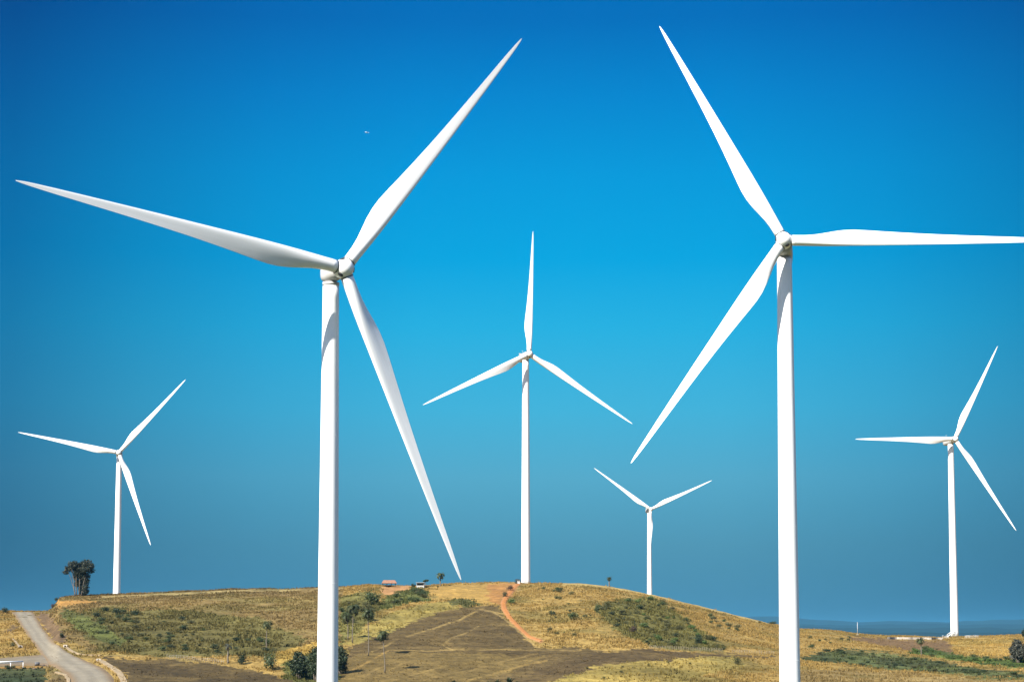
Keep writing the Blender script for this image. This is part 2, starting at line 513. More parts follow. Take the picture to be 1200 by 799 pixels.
# road: two ribbons laid on the ground
M_TAN = simple('tan_drain', (.25, .19, .115), .95, .25, 1.0, spec=.1)
M_ROAD = simple('gravel_road', (.150, .128, .094), .95, .18, .8, spec=.1)
M_RED = simple('red_soil', (.30, .118, .055), .95, .3, .5, spec=.1)
M_CONC = simple('pale_concrete', (.34, .30, .25), .9, .15, 1.2, spec=.2)
def resample(pts, n):
    p = np.array(pts, float)
    d = np.concatenate([[0], np.cumsum(np.hypot(*np.diff(p, axis=0).T))])
    s = np.linspace(0, d[-1], n)
    return np.stack([np.interp(s, d, p[:, 0]), np.interp(s, d, p[:, 1])], 1)
def ribbon(name, A, B, mat, edge, n=60, m=8, lift=.15, kind='structure'):
    A, B = resample(A, n), resample(B, n)
    V, K = [], []
    for i in range(n):
        a, c = at(*A[i]), at(*B[i])
        for k in range(m + 1):
            p = a.lerp(c, k / m)
            V.append((p.x, p.y, zat(p.x, p.y) + lift - (.2 if k in (0, m) else 0)))
            f = k / m
            e = 1 if min(f, 1 - f) < .1 else (.45 if min(f, 1 - f) < .2 else 0)
            tr_ = max(math.exp(-((f - .33) / .09) ** 2), math.exp(-((f - .68) / .09) ** 2))
            K.append([q * (1 + .16 * tr_) * (1 - e) + z_ * e for q, z_ in zip(mat, edge)])
    Fc = [(i * (m + 1) + k, i * (m + 1) + k + 1, (i + 1) * (m + 1) + k + 1, (i + 1) * (m + 1) + k) for i in range(n - 1) for k in range(m)]
    me = mesh_np(name, V, Fc, True, np.array(K))
    return tag(link(name, me, None, rm), kind=kind)
ribbon('road', ROAD_L, ROAD_R, (.160, .138, .100), (.150, .105, .060), 90, 14, .17)
ribbon('side_road', BRANCH_U, BRANCH_D, (.135, .112, .078), (.150, .105, .060), 40, 10, .13)
ra = np.array(RED)
ribbon('path', (ra + np.array([[-3.4, .8]]) * np.linspace(1.2, .5, len(ra))[:, None]).tolist(), (ra + np.array([[5.2, -.8]]) * np.linspace(1.25, .45, len(ra))[:, None]).tolist(), (.285, .118, .036), (.25, .13, .055), 60, 6, .14)

# far hills in the haze
M_HILL = simple('far_forest', (.012, .026, .028), .95, .1, .004, spec=.05)
def far_ridge(r0, depth, base, seed, amp):
    A = np.radians(np.linspace(-34, 34, 260))
    h = base + (fbm(A * 60, A * 0, 3.0, seed, 4) - .5) * amp * 2 + (fbm(A * 60, A * 0, .5, seed + 5, 3) - .5) * amp * .12
    V, n = [], len(A)
    prof = [(-1, 0), (-.6, .35), (-.3, .75), (0, 1), (.4, .8), (1, 0)]
    for s, k in prof:
        rr = r0 + s * depth
        for a, hh in zip(A, h):
            jit = 1 + .008 * math.sin(a * 40 + s * 2)
            V.append((rr * jit * math.sin(a), rr * jit * math.cos(a), CZ - 190 + (hh + 190) * k))
    Fc = [(j * n + i, j * n + i + 1, (j + 1) * n + i + 1, (j + 1) * n + i) for j in range(len(prof) - 1) for i in range(n - 1)]
    return tag(link('hills', mesh_np('hills', V, Fc, True), None, M_HILL), kind='structure')
far_ridge(7500, 1000, 16, 5, 16)
far_ridge(10500, 1400, 46, 12, 30)
far_ridge(13500, 1700, 92, 23, 42)
far_ridge(17000, 2000, 155, 31, 50)

# haze
HZ = 3.5e-5
hm = bpy.data.materials.new('haze')
hm.use_nodes = True
t = hm.node_tree; t.nodes.clear()
pv = N(t, 'ShaderNodeVolumePrincipled')
pv.inputs['Color'].default_value = (.20, .66, .96, 1)
pv.inputs['Density'].default_value = HZ
pv.inputs['Anisotropy'].default_value = 0.3
mo = N(t, 'ShaderNodeOutputMaterial')
t.links.new(pv.outputs[0], mo.inputs['Volume'])
mb = MB(); mb.box((0, 0, 60), (56000, 56000, 404))   # z from -142 to 262
hz = mb.build('haze', hm)
tag(hz, kind='stuff')

# ------------------------------------------------------------------ turbines
def white_paint():
    m, t, b = new_mat('white_paint')
    b.inputs['Roughness'].default_value = .38
    b.inputs['Specular IOR Level'].default_value = .45
    tcn = N(t, 'ShaderNodeTexCoord')
    mp = N(t, 'ShaderNodeMapping'); mp.inputs['Scale'].default_value = (1.2, 1.2, .08)
    t.links.new(tcn.outputs['Object'], mp.inputs[0])
    nz = N(t, 'ShaderNodeTexNoise'); nz.inputs['Scale'].default_value = 1.0; nz.inputs['Detail'].default_value = 6
    t.links.new(mp.outputs[0], nz.inputs['Vector'])
    cr = N(t, 'ShaderNodeValToRGB')
    cr.color_ramp.elements[0].position = .3; cr.color_ramp.elements[0].color = (.74, .74, .72, 1)
    cr.color_ramp.elements[1].position = .6; cr.color_ramp.elements[1].color = (.82, .82, .81, 1)
    t.links.new(nz.outputs['Fac'], cr.inputs[0]); t.links.new(cr.outputs[0], b.inputs['Base Color'])
    return m
M_WHITE = white_paint()
M_NAC = simple('nacelle_grey', (.40, .40, .39), .45, .06, .8)
M_DARK = simple('dark_rubber', (.03, .03, .032), .6, .1)
M_STEEL = simple('galvanised_steel', (.42, .43, .44), .4, .1, 2, metal=.6)

RAD = 50.5
def blade_mesh():
    st = [  # r, chord, thickness ratio, twist deg, x of leading edge
        (1.15, 1.92, 1.0, 16, -.96), (2.2, 1.92, 1.0, 16, -.96), (3.6, 1.98, .95, 16, -.97), (5.2, 2.22, .82, 15.5, -1.0), (7.0, 2.66, .64, 14.5, -1.02),
        (8.8, 3.10, .50, 13, -1.03), (10.6, 3.38, .41, 11.5, -1.03), (12.4, 3.42, .36, 10, -1.02), (14.5, 3.26, .32, 8.6, -1.0), (17.5, 2.94, .28, 7, -.95),
        (21, 2.58, .25, 5.5, -.88), (25, 2.22, .23, 4.2, -.80), (29, 1.92, .21, 3.1, -.72), (33, 1.64, .2, 2.2, -.63), (37, 1.38, .19, 1.4, -.53),
        (41, 1.12, .18, .8, -.42), (44.5, .88, .175, .3, -.31), (47, .68, .17, 0, -.22), (48.8, .48, .17, -.2, -.13), (49.8, .30, .17, -.3, -.04), (50.3, .15, .18, -.3, .04), (RAD, .03, .2, -.3, .09)]
    seg = 28
    rings = []
    for r, c, th, tw, le in st:
        bl = min(1, max(0, (1 - th) / .55))           # circle -> aerofoil
        ring = []
        tw = math.radians(tw - 3)
        for k in range(seg):
            a = 2 * math.pi * k / seg
            xc = .5 + .5 * math.cos(a)                # 1 at trailing edge, 0 at leading edge
            yt_c = .5 * math.sin(a)
            x = xc
            yt = 5 * th * (.2969 * math.sqrt(max(x, 0)) - .126 * x - .3516 * x * x + .2843 * x ** 3 - .1015 * x ** 4)
            ya = (yt if math.sin(a) >= 0 else -yt)
            camber = -.10 * (x - x * x) * bl
            y = (yt_c * th * (1 - bl) + (ya * (.72 if math.sin(a) >= 0 else 1.1)) * bl + camber) * c
            X = le + xc * c * (1 - .05 * bl)
            ring.append((X * math.cos(tw) + y * math.sin(tw), -X * math.sin(tw) + y * math.cos(tw), r))
        rings.append(ring)
    m = MB(); m.loft(rings, True, True)
    return m.mesh('blade')
def superring(rx, rz, y, cz, e=3.0, seg=32):
    out = []
    for k in range(seg):
        a = 2 * math.pi * k / seg
        c, s = math.cos(a), math.sin(a)
        out.append((rx * math.copysign(abs(c) ** (2 / e), c), y, cz + rz * math.copysign(abs(s) ** (2 / e), s)))
    return out
OVER = 4.3
def nacelle_mesh(k=1.0, w_=1.0):   # local frame: y upwind from the tower axis, z up
    m = MB()
    prof = [(2.75, 1.1, 1.15, 0, 2.2), (2.7, 1.34, 1.4, 0, 2.3), (1.8, 1.46, 1.52, .02, 2.6), (.0, 1.52, 1.62, .05, 3), (-2.5, 1.52, 1.66, .1, 3.2), (-4.4, 1.44, 1.6, .15, 3.2), (-5.4, 1.28, 1.42, .2, 3), (-5.8, .95, 1.1, .25, 2.6), (-5.95, .5, .6, .28, 2.4)]
    m.loft([superring(a * w_, c * w_, y if y > 0 else y * k, z, e) for y, a, c, z, e in prof][::-1])
    return m.mesh('nacelle')
def hub_mesh():       # centred on the rotor axis, y upwind
    m = MB()
    prof = [(-1.45, .95), (-1.40, 1.22), (-.9, 1.40), (-.2, 1.47), (.5, 1.42), (1.0, 1.24), (1.4, .92), (1.62, .55), (1.7, .18)]
    m.loft([[(r * math.cos(2 * math.pi * k / 32), y, r * math.sin(2 * math.pi * k / 32)) for k in range(32)] for y, r in prof][::-1])
    for i in range(3):
        a = math.pi / 2 + i * 2 * math.pi / 3
        d = Vector((math.cos(a), 0, math.sin(a)))
        m.tube([d * .5, d * 1.36], [1.0, 1.0], 28)
    return m.mesh('hub')
def ring_mesh():
    m = MB(); m.tube([(0, 0, 1.33), (0, 0, 1.43)], [1.03, 1.03], 28)
    return m.mesh('blade_collar')
BLADE, NACELLE, HUB, COLLAR = blade_mesh(), nacelle_mesh(), hub_mesh(), ring_mesh()
SHORT_NACELLE = nacelle_mesh(.26, .86)
SHORT_NACELLE.materials.append(None)
for m_, mt in ((BLADE, M_WHITE), (NACELLE, M_NAC), (SHORT_NACELLE, M_NAC), (HUB, M_WHITE), (COLLAR, M_DARK)):
    m_.materials.clear(); m_.materials.append(mt)
mm = MB(); mm.box((0, -4.9, 2.15), (2.2, .25, .7)); mm.box((-.9, -4.7, 1.75), (.12, .12, .7)); mm.box((.9, -4.7, 1.75), (.12, .12, .7))
COOLER = mm.mesh('cooler'); COOLER.materials.append(M_NAC)
mm = MB(); mm.tube([(0, -3.8, 1.8), (0, -3.8, 3.6)], [.04, .03], 6); mm.tube([(-.4, -3.8, 3.3), (.4, -3.8, 3.3)], [.03, .03], 6)
MAST = mm.mesh('wind_vane'); MAST.materials.append(M_STEEL)
mm = MB(); mm.tube([(0, 0, -2.0), (0, 0, -1.45)], [1.24, 1.30], 32)
YAW = mm.mesh('yaw_ring'); YAW.materials.append(M_NAC)
HATCH = []
for i in range(3):
    a_ = math.pi / 2 + math.pi / 3 + i * 2 * math.pi / 3
    d_ = Vector((math.cos(a_) * .93, .36, math.sin(a_) * .93)); t_ = Vector((-math.sin(a_), 0, math.cos(a_))); w_ = d_.cross(t_)
    mm = MB(); mm.loft([[tuple(d_ * q + Vector((0, .12, 0)) + t_ * .42 * math.cos(k * .3927) + w_ * .30 * math.sin(k * .3927)) for k in range(16)] for q in (1.2, 1.56)])
    h_ = mm.mesh('hatch'); h_.materials.append(M_DARK); HATCH.append(h_)


def turbine(H, psi, theta, tilt, cone, label, base_z=None, dt=2.5, db=4.1, door=True, short=False):
    psi, theta, tilt, cone = map(math.radians, (psi, theta, tilt, cone))
    H = Vector(H) + Vector((0, 0, CZ))
    a = Vector((math.sin(psi) * math.cos(tilt), -math.cos(psi) * math.cos(tilt), math.sin(tilt)))
    e1 = Vector((math.cos(psi), math.sin(psi), 0))
    e2 = a.cross(e1)
    if e2.z < 0: e2 = -e2
    T = H - a * OVER                       # nacelle reference on the tower axis
    zb = base_z if base_z is not None else zat(T.x, T.y) - .3
    root = empty('wind_turbine', (T.x, T.y, zb))
    tag(root, label, 'wind turbine', 'white wind turbines on the hill')
    off = Vector((T.x, T.y, zb))
    top = T.z - 1.75 - zb
    m = MB()
    n = 40
    m.tube([(0, 0, top * k / n) for k in range(n + 1)], [(db + (dt - db) * (k / n) ** 1.15) / 2 for k in range(n + 1)], 48)
    tw = m.build('tower', M_WHITE, root)
    for f in (.24, .49, .74):
        r_ = (db + (dt - db) * f ** 1.15) / 2
        m = MB(); m.tube([(0, 0, top * f - .05), (0, 0, top * f + .05)], [r_ + .008, r_ + .008], 48)
        m.build('flange_seam', M_WHITE, tw)
    if door:
        m = MB(); m.box((-.35, -db / 2 + .02, 1.9), (.95, .22, 2.1)); m.build('door', M_NAC, tw)
    def place(name, me, X, Y, Z, O, parent=root):
        o = link(name, me, parent)
        M = Matrix((X, Y, Z)).transposed().to_4x4()
        M.translation = O - off
        o.matrix_basis = M
        return o
    nac = place('nacelle', SHORT_NACELLE if short else NACELLE, -e1, a, e2, T)
    for nm, me_ in (() if short else (('cooler', COOLER), ('wind_vane', MAST))):
        o = link(nm, me_, nac)
    o = link('yaw_ring', YAW, root); o.location = T - off
    hub = None
    for i in range(3):
        t = theta + i * 2 * math.pi / 3
        bdir = e1 * math.cos(t) + e2 * math.sin(t)
        tan = e2 * math.cos(t) - e1 * math.sin(t)
        if hub is None:                    # hub's local +z points along the first blade
            hub = place('hub', HUB, -tan, a, bdir, H)
            hinv = hub.matrix_basis.copy()
            for h_ in HATCH: link('hatch', h_, hub)
        Z = bdir * math.cos(cone) + a * math.sin(cone)
        Y = Z.cross(tan)
        place('blade', BLADE, tan, Y, Z, H)
        c = link('blade_collar', COLLAR, hub)
        M = Matrix((tan, Y, Z)).transposed().to_4x4()
        c.matrix_basis = hinv.to_3x3().to_4x4().inverted() @ M
    return root

turbine((-25.25, 262.0, 54.9), 32, 52.9, -.4, 2.0, 'tallest white wind turbine on the left, nearest of all, one blade pointing far left', dt=2.45, db=3.45, short=True)
turbine((49.7, 318.8, 72.0), -9.6, -2.9, 11.5, 1.3, 'large near white wind turbine on the right, one blade running horizontally off the frame', dt=2.7, db=3.95)
turbine((6.8, 699.3, 112.0), 18.0, 87.1, 5, 2.5, 'middle white wind turbine on the hilltop with one blade pointing straight up', base_z=at(617, 684.5).z - .3, dt=2.6, db=3.6)
turbine((-199.4, 893.4, 92.6), 9.5, 49.4, 5, 2.5, 'small white wind turbine at far left beside the big dark tree', dt=2.6, db=3.9)
turbine((99.0, 1261.0, 90.1), 10.6, 25.0, 5, 2.5, 'smallest most distant white wind turbine, its two raised blades making a V')
rt = turbine((204.7, 813.6, 90.7), 12.9, 61.9, 5, 2.5, 'white wind turbine at far right with a railed stair at its base', dt=2.6, db=3.6)

# ------------------------------------------------------------------ vegetation
def leaf_mat(name, c, var=.35, trans=.25):
    m, t, b = new_mat(name)
    b.inputs['Roughness'].default_value = .55
    b.inputs['Specular IOR Level'].default_value = .3
    oi = N(t, 'ShaderNodeObjectInfo')
    gi = N(t, 'ShaderNodeNewGeometry')
    ad = N(t, 'ShaderNodeMath', operation='ADD')
    t.links.new(oi.outputs['Random'], ad.inputs[0]); t.links.new(gi.outputs['Random Per Island'], ad.inputs[1])
    mr = N(t, 'ShaderNodeMapRange'); mr.inputs['From Max'].default_value = 2
    mr.inputs['To Min'].default_value = 1 - var; mr.inputs['To Max'].default_value = 1 + var * 1.3
    t.links.new(ad.outputs[0], mr.inputs['Value'])
    vm = N(t, 'ShaderNodeVectorMath', operation='SCALE'); vm.inputs[0].default_value = c
    t.links.new(mr.outputs[0], vm.inputs['Scale'])
    t.links.new(vm.outputs[0], b.inputs['Base Color'])
    tr = N(t, 'ShaderNodeBsdfTranslucent'); t.links.new(vm.outputs[0], tr.inputs[0])
    ms = N(t, 'ShaderNodeMixShader'); ms.inputs[0].default_value = trans
    t.links.new(b.outputs[0], ms.inputs[1]); t.links.new(tr.outputs[0], ms.inputs[2])
    t.links.new(ms.outputs[0], t.nodes['Material Output'].inputs['Surface'])
    return m
M_DKLEAF = leaf_mat('dark_leaves', (.028, .042, .016))
M_LEAF = leaf_mat('green_leaves', (.052, .070, .022))
M_OLIVE = leaf_mat('olive_leaves', (.085, .082, .028))
M_BRIGHT = leaf_mat('bright_leaves', (.075, .115, .026))
M_GREYLEAF = leaf_mat('grey_leaves', (.060, .062, .045))
M_REDDISH = leaf_mat('reddish_leaves', (.07, .045, .03))
M_PALM = leaf_mat('palm_fronds', (.045, .055, .018), .3)
M_BARK = simple('pale_bark', (.125, .105, .078), .9, .25, 3)
M_BARK3 = simple('tree_bark', (.125, .10, .078), .9, .3, 3)
M_TREELEAF = leaf_mat('tree_leaves', (.030, .035, .021))
M_BARK2 = simple('grey_bark', (.13, .105, .08), .9, .25, 3)

def leaves(lobes, n, size, seed, flat=.5):
    """n leaf-sized quads spread through ellipsoid lobes, returns V, F"""
    g = np.random.default_rng(seed)
    L = np.array([list(c) + list(r) for c, r in lobes], float)
    vol = L[:, 3] * L[:, 4] * L[:, 5]
    k = g.choice(len(L), n, p=vol ** .8 / (vol ** .8).sum())
    d = g.normal(size=(n, 3)); d /= np.linalg.norm(d, axis=1)[:, None]
    rr = (g.random(n) ** .42)[:, None] * (1 + .12 * g.normal(size=(n, 1)))
    C = L[k, :3] + d * rr * L[k, 3:]
    nrm = d * .7 + g.normal(size=(n, 3)) * .7 + np.array([0, 0, flat])
    nrm /= np.linalg.norm(nrm, axis=1)[:, None]
    a = np.cross(nrm, g.normal(size=(n, 3))); a /= np.linalg.norm(a, axis=1)[:, None]
    b = np.cross(nrm, a)
    s = (size * (.6 + .8 * g.random(n)))[:, None]
    V = np.stack([C - a * s, C - b * s * .55, C + a * s, C + b * s * .55], 1).reshape(-1, 3)
    Fc = np.arange(n * 4).reshape(n, 4)
    return V, Fc
def lobeset(seed, wd, h, n, low=.25):
    g = np.random.default_rng(seed)
    out = []
    for i in range(n):
        a = g.random() * 6.28; q = g.random() ** .6
        r = .22 + .16 * g.random()
        out.append(((wd * .5 * (1 - r) * q * math.cos(a), wd * .5 * (1 - r) * q * math.sin(a), h * (low + (1 - low - .2) * g.random() * (1.15 - q * .5))), (wd * r, wd * r, h * r * .9)))
    return out
BUSH = []
for i in range(7):
    V, Fc = leaves(lobeset(100 + i, 1.0, 1.0, 7), 620, .05, 200 + i)
    V[:, 2] = np.maximum(V[:, 2], -.03)
    BUSH.append(mesh_np('bush_%d' % i, V, Fc))
def variant(k, mat):
    key = ('b', k % 7, mat.name)
    if key not in CACHE:
        me = BUSH[k % 7].copy(); me.materials.append(mat); CACHE[key] = me
    return CACHE[key]
CACHE = {}
bcount = [0]
def bush(u, v, wpx, hpx, mat, label, group=None, name='bush', cat='bush'):
    p = at(u, v)
    s = p.y / F
    bcount[0] += 1
    o = link(name, variant(bcount[0], mat))
    o.location = (p.x, p.y, p.z - .06 * hpx * s)
    o.rotation_euler = (0, 0, random.random() * 6.28)
    o.scale = (wpx * s * 1.12, wpx * s * 1.12, hpx * s * 1.1)
    tag(o, label, cat, group)
    return o
def scatter(poly, n, wr, hr, mats, label, group, seed, name='bush', cat='bush'):
    g = random.Random(seed)
    us = [p[0] for p in poly]; vs = [p[1] for p in poly]
    k = 0
    while k < n:
        u, v = g.uniform(min(us), max(us)), g.uniform(min(vs), max(vs))
        if inpoly(np.array([u]), np.array([v]), poly)[0] and u < 1206:
            q = g.random() ** 1.6
            bush(u, v, wr[0] + (wr[1] - wr[0]) * q, hr[0] + (hr[1] - hr[0]) * q, g.choice(mats), label, group, name, cat)
            k += 1

scatter(THICKET, 88, (4, 12), (3, 7), [M_LEAF, M_OLIVE, M_OLIVE, M_OLIVE, M_BRIGHT, M_DKLEAF], 'green bush packed into the thicket on the right slope of the hill', 'bushes of the hillside thicket', 1)
scatter([(797, 712), (825, 719), (868, 735), (866, 741), (830, 733), (800, 722)], 12, (5, 10), (3, 6), [M_LEAF, M_OLIVE], 'small olive bush below the pale crest, above the thicket', 'bushes below the pale crest line', 2)
scatter([(85, 716), (200, 716), (310, 750), (330, 764), (255, 768), (200, 763), (118, 758)], 80, (4, 12), (2.5, 6), [M_OLIVE, M_OLIVE, M_LEAF, M_LEAF, M_DKLEAF], 'olive bush scattered over the scrubby left hillside', 'bushes on the scrubby left hillside', 3)
scatter([(400, 706), (436, 704), (440, 720), (426, 736), (400, 748)], 16, (6, 13), (4, 9), [M_OLIVE, M_LEAF], 'olive bush behind the tall palms beside the left near tower', 'bushes behind the tall palms', 4)
scatter([(452, 711), (458, 700), (476, 695), (498, 694), (500, 703), (480, 706)], 14, (7, 13), (4, 8), [M_LEAF, M_OLIVE], 'low green bush in the hedge below the orange soil clearing', 'hedge bushes below the orange clearing', 5)
scatter(BELT, 64, (4, 11), (2, 4.2), [M_DKLEAF, M_LEAF, M_OLIVE, M_LEAF], 'low dark bush in the dark green belt on the right', 'bushes of the dark green belt', 6)
scatter(GREENBELT, 34, (5, 11), (3, 6), [M_BRIGHT, M_LEAF], 'low bright green bush in the light green belt at right', 'bushes of the light green belt', 7)
scatter([(630, 690), (690, 692), (700, 735), (690, 748), (640, 742), (610, 715)], 18, (3, 8), (2, 5), [M_OLIVE, M_LEAF, M_OLIVE], 'small olive bush on the dry dome right of the red path', 'bushes on the dry dome', 8)
scatter([(940, 744), (995, 745), (1000, 754), (945, 760)], 10, (4, 8), (3, 5), [M_OLIVE, M_LEAF], 'small bush on the golden slope below the pale marker pole', 'bushes below the marker pole', 9)
scatter([(600, 768), (700, 767), (880, 775), (880, 796), (660, 797)], 10, (3, 6), (2, 4), [M_OLIVE], 'tiny olive bush in the foreground fields at the hill foot', 'bushes in the foreground fields', 10)
scatter([(395, 778), (330, 778), (336, 798), (395, 798)], 14, (6, 12), (4, 9), [M_LEAF, M_OLIVE, M_DKLEAF], 'green bush under the dark trees by the left near tower', 'bushes under the dark trees', 11)
for u, v, wp, hp, mat, lab in [
    (436, 708, 17, 20, M_LEAF, 'round green bush on the crest beside the orange clearing'),
    (433, 726, 13, 11, M_LEAF, 'green bush right of the forked palm pair'),
    (284, 778, 13, 16, M_DKLEAF, 'dark upright bush beside the thin bare trunked palm'),
    (313, 785, 18, 24, M_LEAF, 'tall green bush below the lone palm on the left slope'),
    (313, 756, 8, 9, M_LEAF, 'small green bush at the foot of the lone hillside palm'),
    (741, 741, 10, 8, M_REDDISH, 'dark reddish bush at the lower edge of the thicket'),
    (655, 693, 15, 6, M_LEAF, 'flat green bush just under the top of the dry dome'),
    (647, 721, 8, 8, M_DKLEAF, 'dark round bush in the middle of the dry dome'),
    (671, 726, 13, 10, M_LEAF, 'wide green bush right of the dark round one'),
    (700, 717, 9, 13, M_LEAF, 'upright green bush left of the thicket'),
    (601, 707, 11, 7, M_BRIGHT, 'light green bush beside the red path bend'),
    (598, 692, 9, 7, M_REDDISH, 'reddish bush beside the top of the red path'),
    (592, 699, 8, 6, M_DKLEAF, 'dark bush on the left edge of the red path'),
    (607, 683.6, 9, 6, M_GREYLEAF, 'pale grey bush at the foot of the middle turbine'),
    (484, 688, 6, 6, M_DKLEAF, 'dark bush left of the white hut'),
    (500, 688.5, 6, 2.6, M_DKLEAF, 'low dark bush right of the white hut'),
    (513, 688, 3, 2.4, M_DKLEAF, 'tiny dark bush between the hut and the crest palm'),
    (904, 731, 10, 4, M_LEAF, 'green bush on the crest left of the right near tower'),
    (933, 768, 7, 9, M_DKLEAF, 'dark bush right of the right near tower'),
    (865, 778, 12, 8, M_OLIVE, 'olive bush in the golden field left of the right tower'),
    (1049, 783, 8, 8, M_DKLEAF, 'dark green bush in front of the dark belt'),
    (5, 717.5, 9, 8, M_DKLEAF, 'small dark bush beside the road crest at far left'),
    (138, 720, 12, 9, M_DKLEAF, 'dark bush below the far left turbine'),
    (72, 747, 8, 8, M_DKLEAF, 'dark bush on the road bank'),
    (67, 704, 6, 5, M_DKLEAF, 'dark bush on top of the road cut left of the big tree'),
    (62, 712.5, 6, 6, M_REDDISH, 'reddish dark bush hanging on the road cut'),
    (15, 757, 6, 5, M_OLIVE, 'olive bush beside the left roadside culvert'),
    (890, 706 + 24, 5, 3, M_OLIVE, 'smallest olive bush on the descending crest')]:
    bush(u, v, wp, hp, mat, lab)

def tree(u, v, wpx, hpx, lobes, stems, n, leaf, lmat, bmat, label, seed, name='tree'):
    p = at(u, v); s = p.y / F
    root = empty(name, (p.x, p.y, p.z - .15))
    tag(root, label, 'tree')
    m = MB()
    g = random.Random(seed)
    for (x0, x1, z1, r0) in stems:
        pts = []
        for k in range(7):
            f = k / 6
            pts.append(((x0 + (x1 - x0) * f ** 1.3) * wpx * s + g.uniform(-.1, .1) * f, g.uniform(-.12, .12) * wpx * s * f, z1 * hpx * s * f))
        m.tube(pts, [r0 * (1 - .75 * k / 6) for k in range(7)], 7)
        for q in (3, 4, 5):
            b0 = Vector(pts[q]); a = g.uniform(0, 6.28); ln = hpx * s * g.uniform(.12, .22)
            m.tube([b0, b0 + Vector((math.cos(a) * ln * .5, math.sin(a) * ln * .5, ln * .45)), b0 + Vector((math.cos(a) * ln * .9, math.sin(a) * ln * .9, ln * 1.0))], [r0 * .35, r0 * .22, r0 * .08], 5)
    m.build('trunk', bmat, root)
    L = [((cx * wpx * s, cy * wpx * s, cz * hpx * s), (rx * wpx * s, rx * wpx * s, rz * hpx * s)) for cx, cy, cz, rx, rz in lobes]
    V, Fc = leaves(L, n, leaf, seed)
    link('crown', mesh_np('crown', V, Fc), root, lmat)
    return root
tree(92, 698, 39, 43, [(-.40, 0, .66, .11, .065), (-.30, .08, .76, .15, .09), (-.14, -.1, .86, .17, .10), (.06, .1, .85, .14, .10), (.22, 0, .90, .17, .10), (.36, -.05, .82, .13, .09), (.34, .1, .70, .12, .08),
      (-.02, .12, .73, .20, .10), (.16, -.1, .72, .18, .10), (.20, .05, .56, .13, .12), (.21, .05, .40, .11, .12), (.20, 0, .22, .11, .13), (.13, .1, .10, .12, .09), (-.13, .1, .52, .07, .10), (-.09, .1, .34, .06, .10), (.06, .16, .48, .11, .2), (.04, .16, .25, .09, .18), (.28, 0, .12, .05, .06), (-.06, .06, .64, .16, .10), (.02, .1, .58, .16, .12), (-.10, .12, .44, .08, .12), (.0, .14, .38, .12, .14)],
     [(-.10, -.34, .72, .20), (-.06, -.10, .85, .22), (.02, .02, .85, .18), (.08, .30, .80, .18), (-.12, -.22, .78, .15)], 7600, .34, M_TREELEAF, M_BARK3, 'big dark spreading tree with several pale trunks on the left hill edge', 11)
round_l = [(0, 0, .72, .30, .22), (-.24, .1, .52, .24, .20), (.24, -.1, .55, .24, .22), (.02, -.2, .40, .28, .22), (-.12, .2, .28, .26, .2), (.2, .1, .26, .24, .18), (-.06, 0, .86, .16, .12)]
st_l = [(0, 0, .6, .22), (-.05, -.2, .5, .15), (.05, .2, .55, .15)]
tree(350, 795, 27, 34, round_l, st_l, 2600, .26, M_DKLEAF, M_BARK2, 'dark round leafy tree left of the left near tower', 21)
tree(370, 797, 30, 42, round_l, st_l, 2800, .26, M_DKLEAF, M_BARK2, 'dark leafy tree touching the left side of the near tower', 22)
tree(398, 790, 22, 36, round_l, st_l, 2400, .26, M_DKLEAF, M_BARK2, 'dark leafy tree emerging right of the left near tower', 23)
tree(1193, 776, 21, 29, round_l, st_l, 2200, .34, M_GREYLEAF, M_BARK2, 'grey green bushy tree at the far right edge', 24)
tree(1203, 747, 12, 13, round_l, st_l, 900, .36, M_DKLEAF, M_BARK2, 'dark tree on the skyline at the far right edge', 25)
tree(499, 688, 7, 10, [(0, 0, .85, .34, .12), (-.25, 0, .78, .25, .12), (.25, 0, .88, .25, .10)], [(0, -.05, .8, .14)], 380, .22, M_DKLEAF, M_BARK2, 'small thin dark tree beside the white hut', 26)

def frond(m, az, L, e0, g):
    d = Vector((math.cos(az), math.sin(az), 0)); sd_ = Vector((-math.sin(az), math.cos(az), 0))
    pts = [Vector((0, 0, 0))]; e = e0
    for k in range(7):
        pts.append(pts[-1] + (d * math.cos(e) + Vector((0, 0, math.sin(e)))) * L / 7)
        e -= .30 + .05 * k
    for k in range(7):
        a, b = pts[k], pts[k + 1]
        m.add([a - sd_ * .03, a + sd_ * .03, b + sd_ * .02, b - sd_ * .02], [(0, 1, 2, 3)])
        dd = (b - a).normalized()
        for q in (0, .5):
            c = a.lerp(b, q); f = (k + q) / 7
            ln = L * .34 * (math.sin(math.pi * min(1, .18 + f * .82)) ** .7 + .1)
            for s in (-1, 1):
                e_ = c + sd_ * s * ln * .75 + dd * ln * .5 - Vector((0, 0, ln * .3))
                m.add([c, c + dd * (L * .085), e_], [(0, 1, 2)])
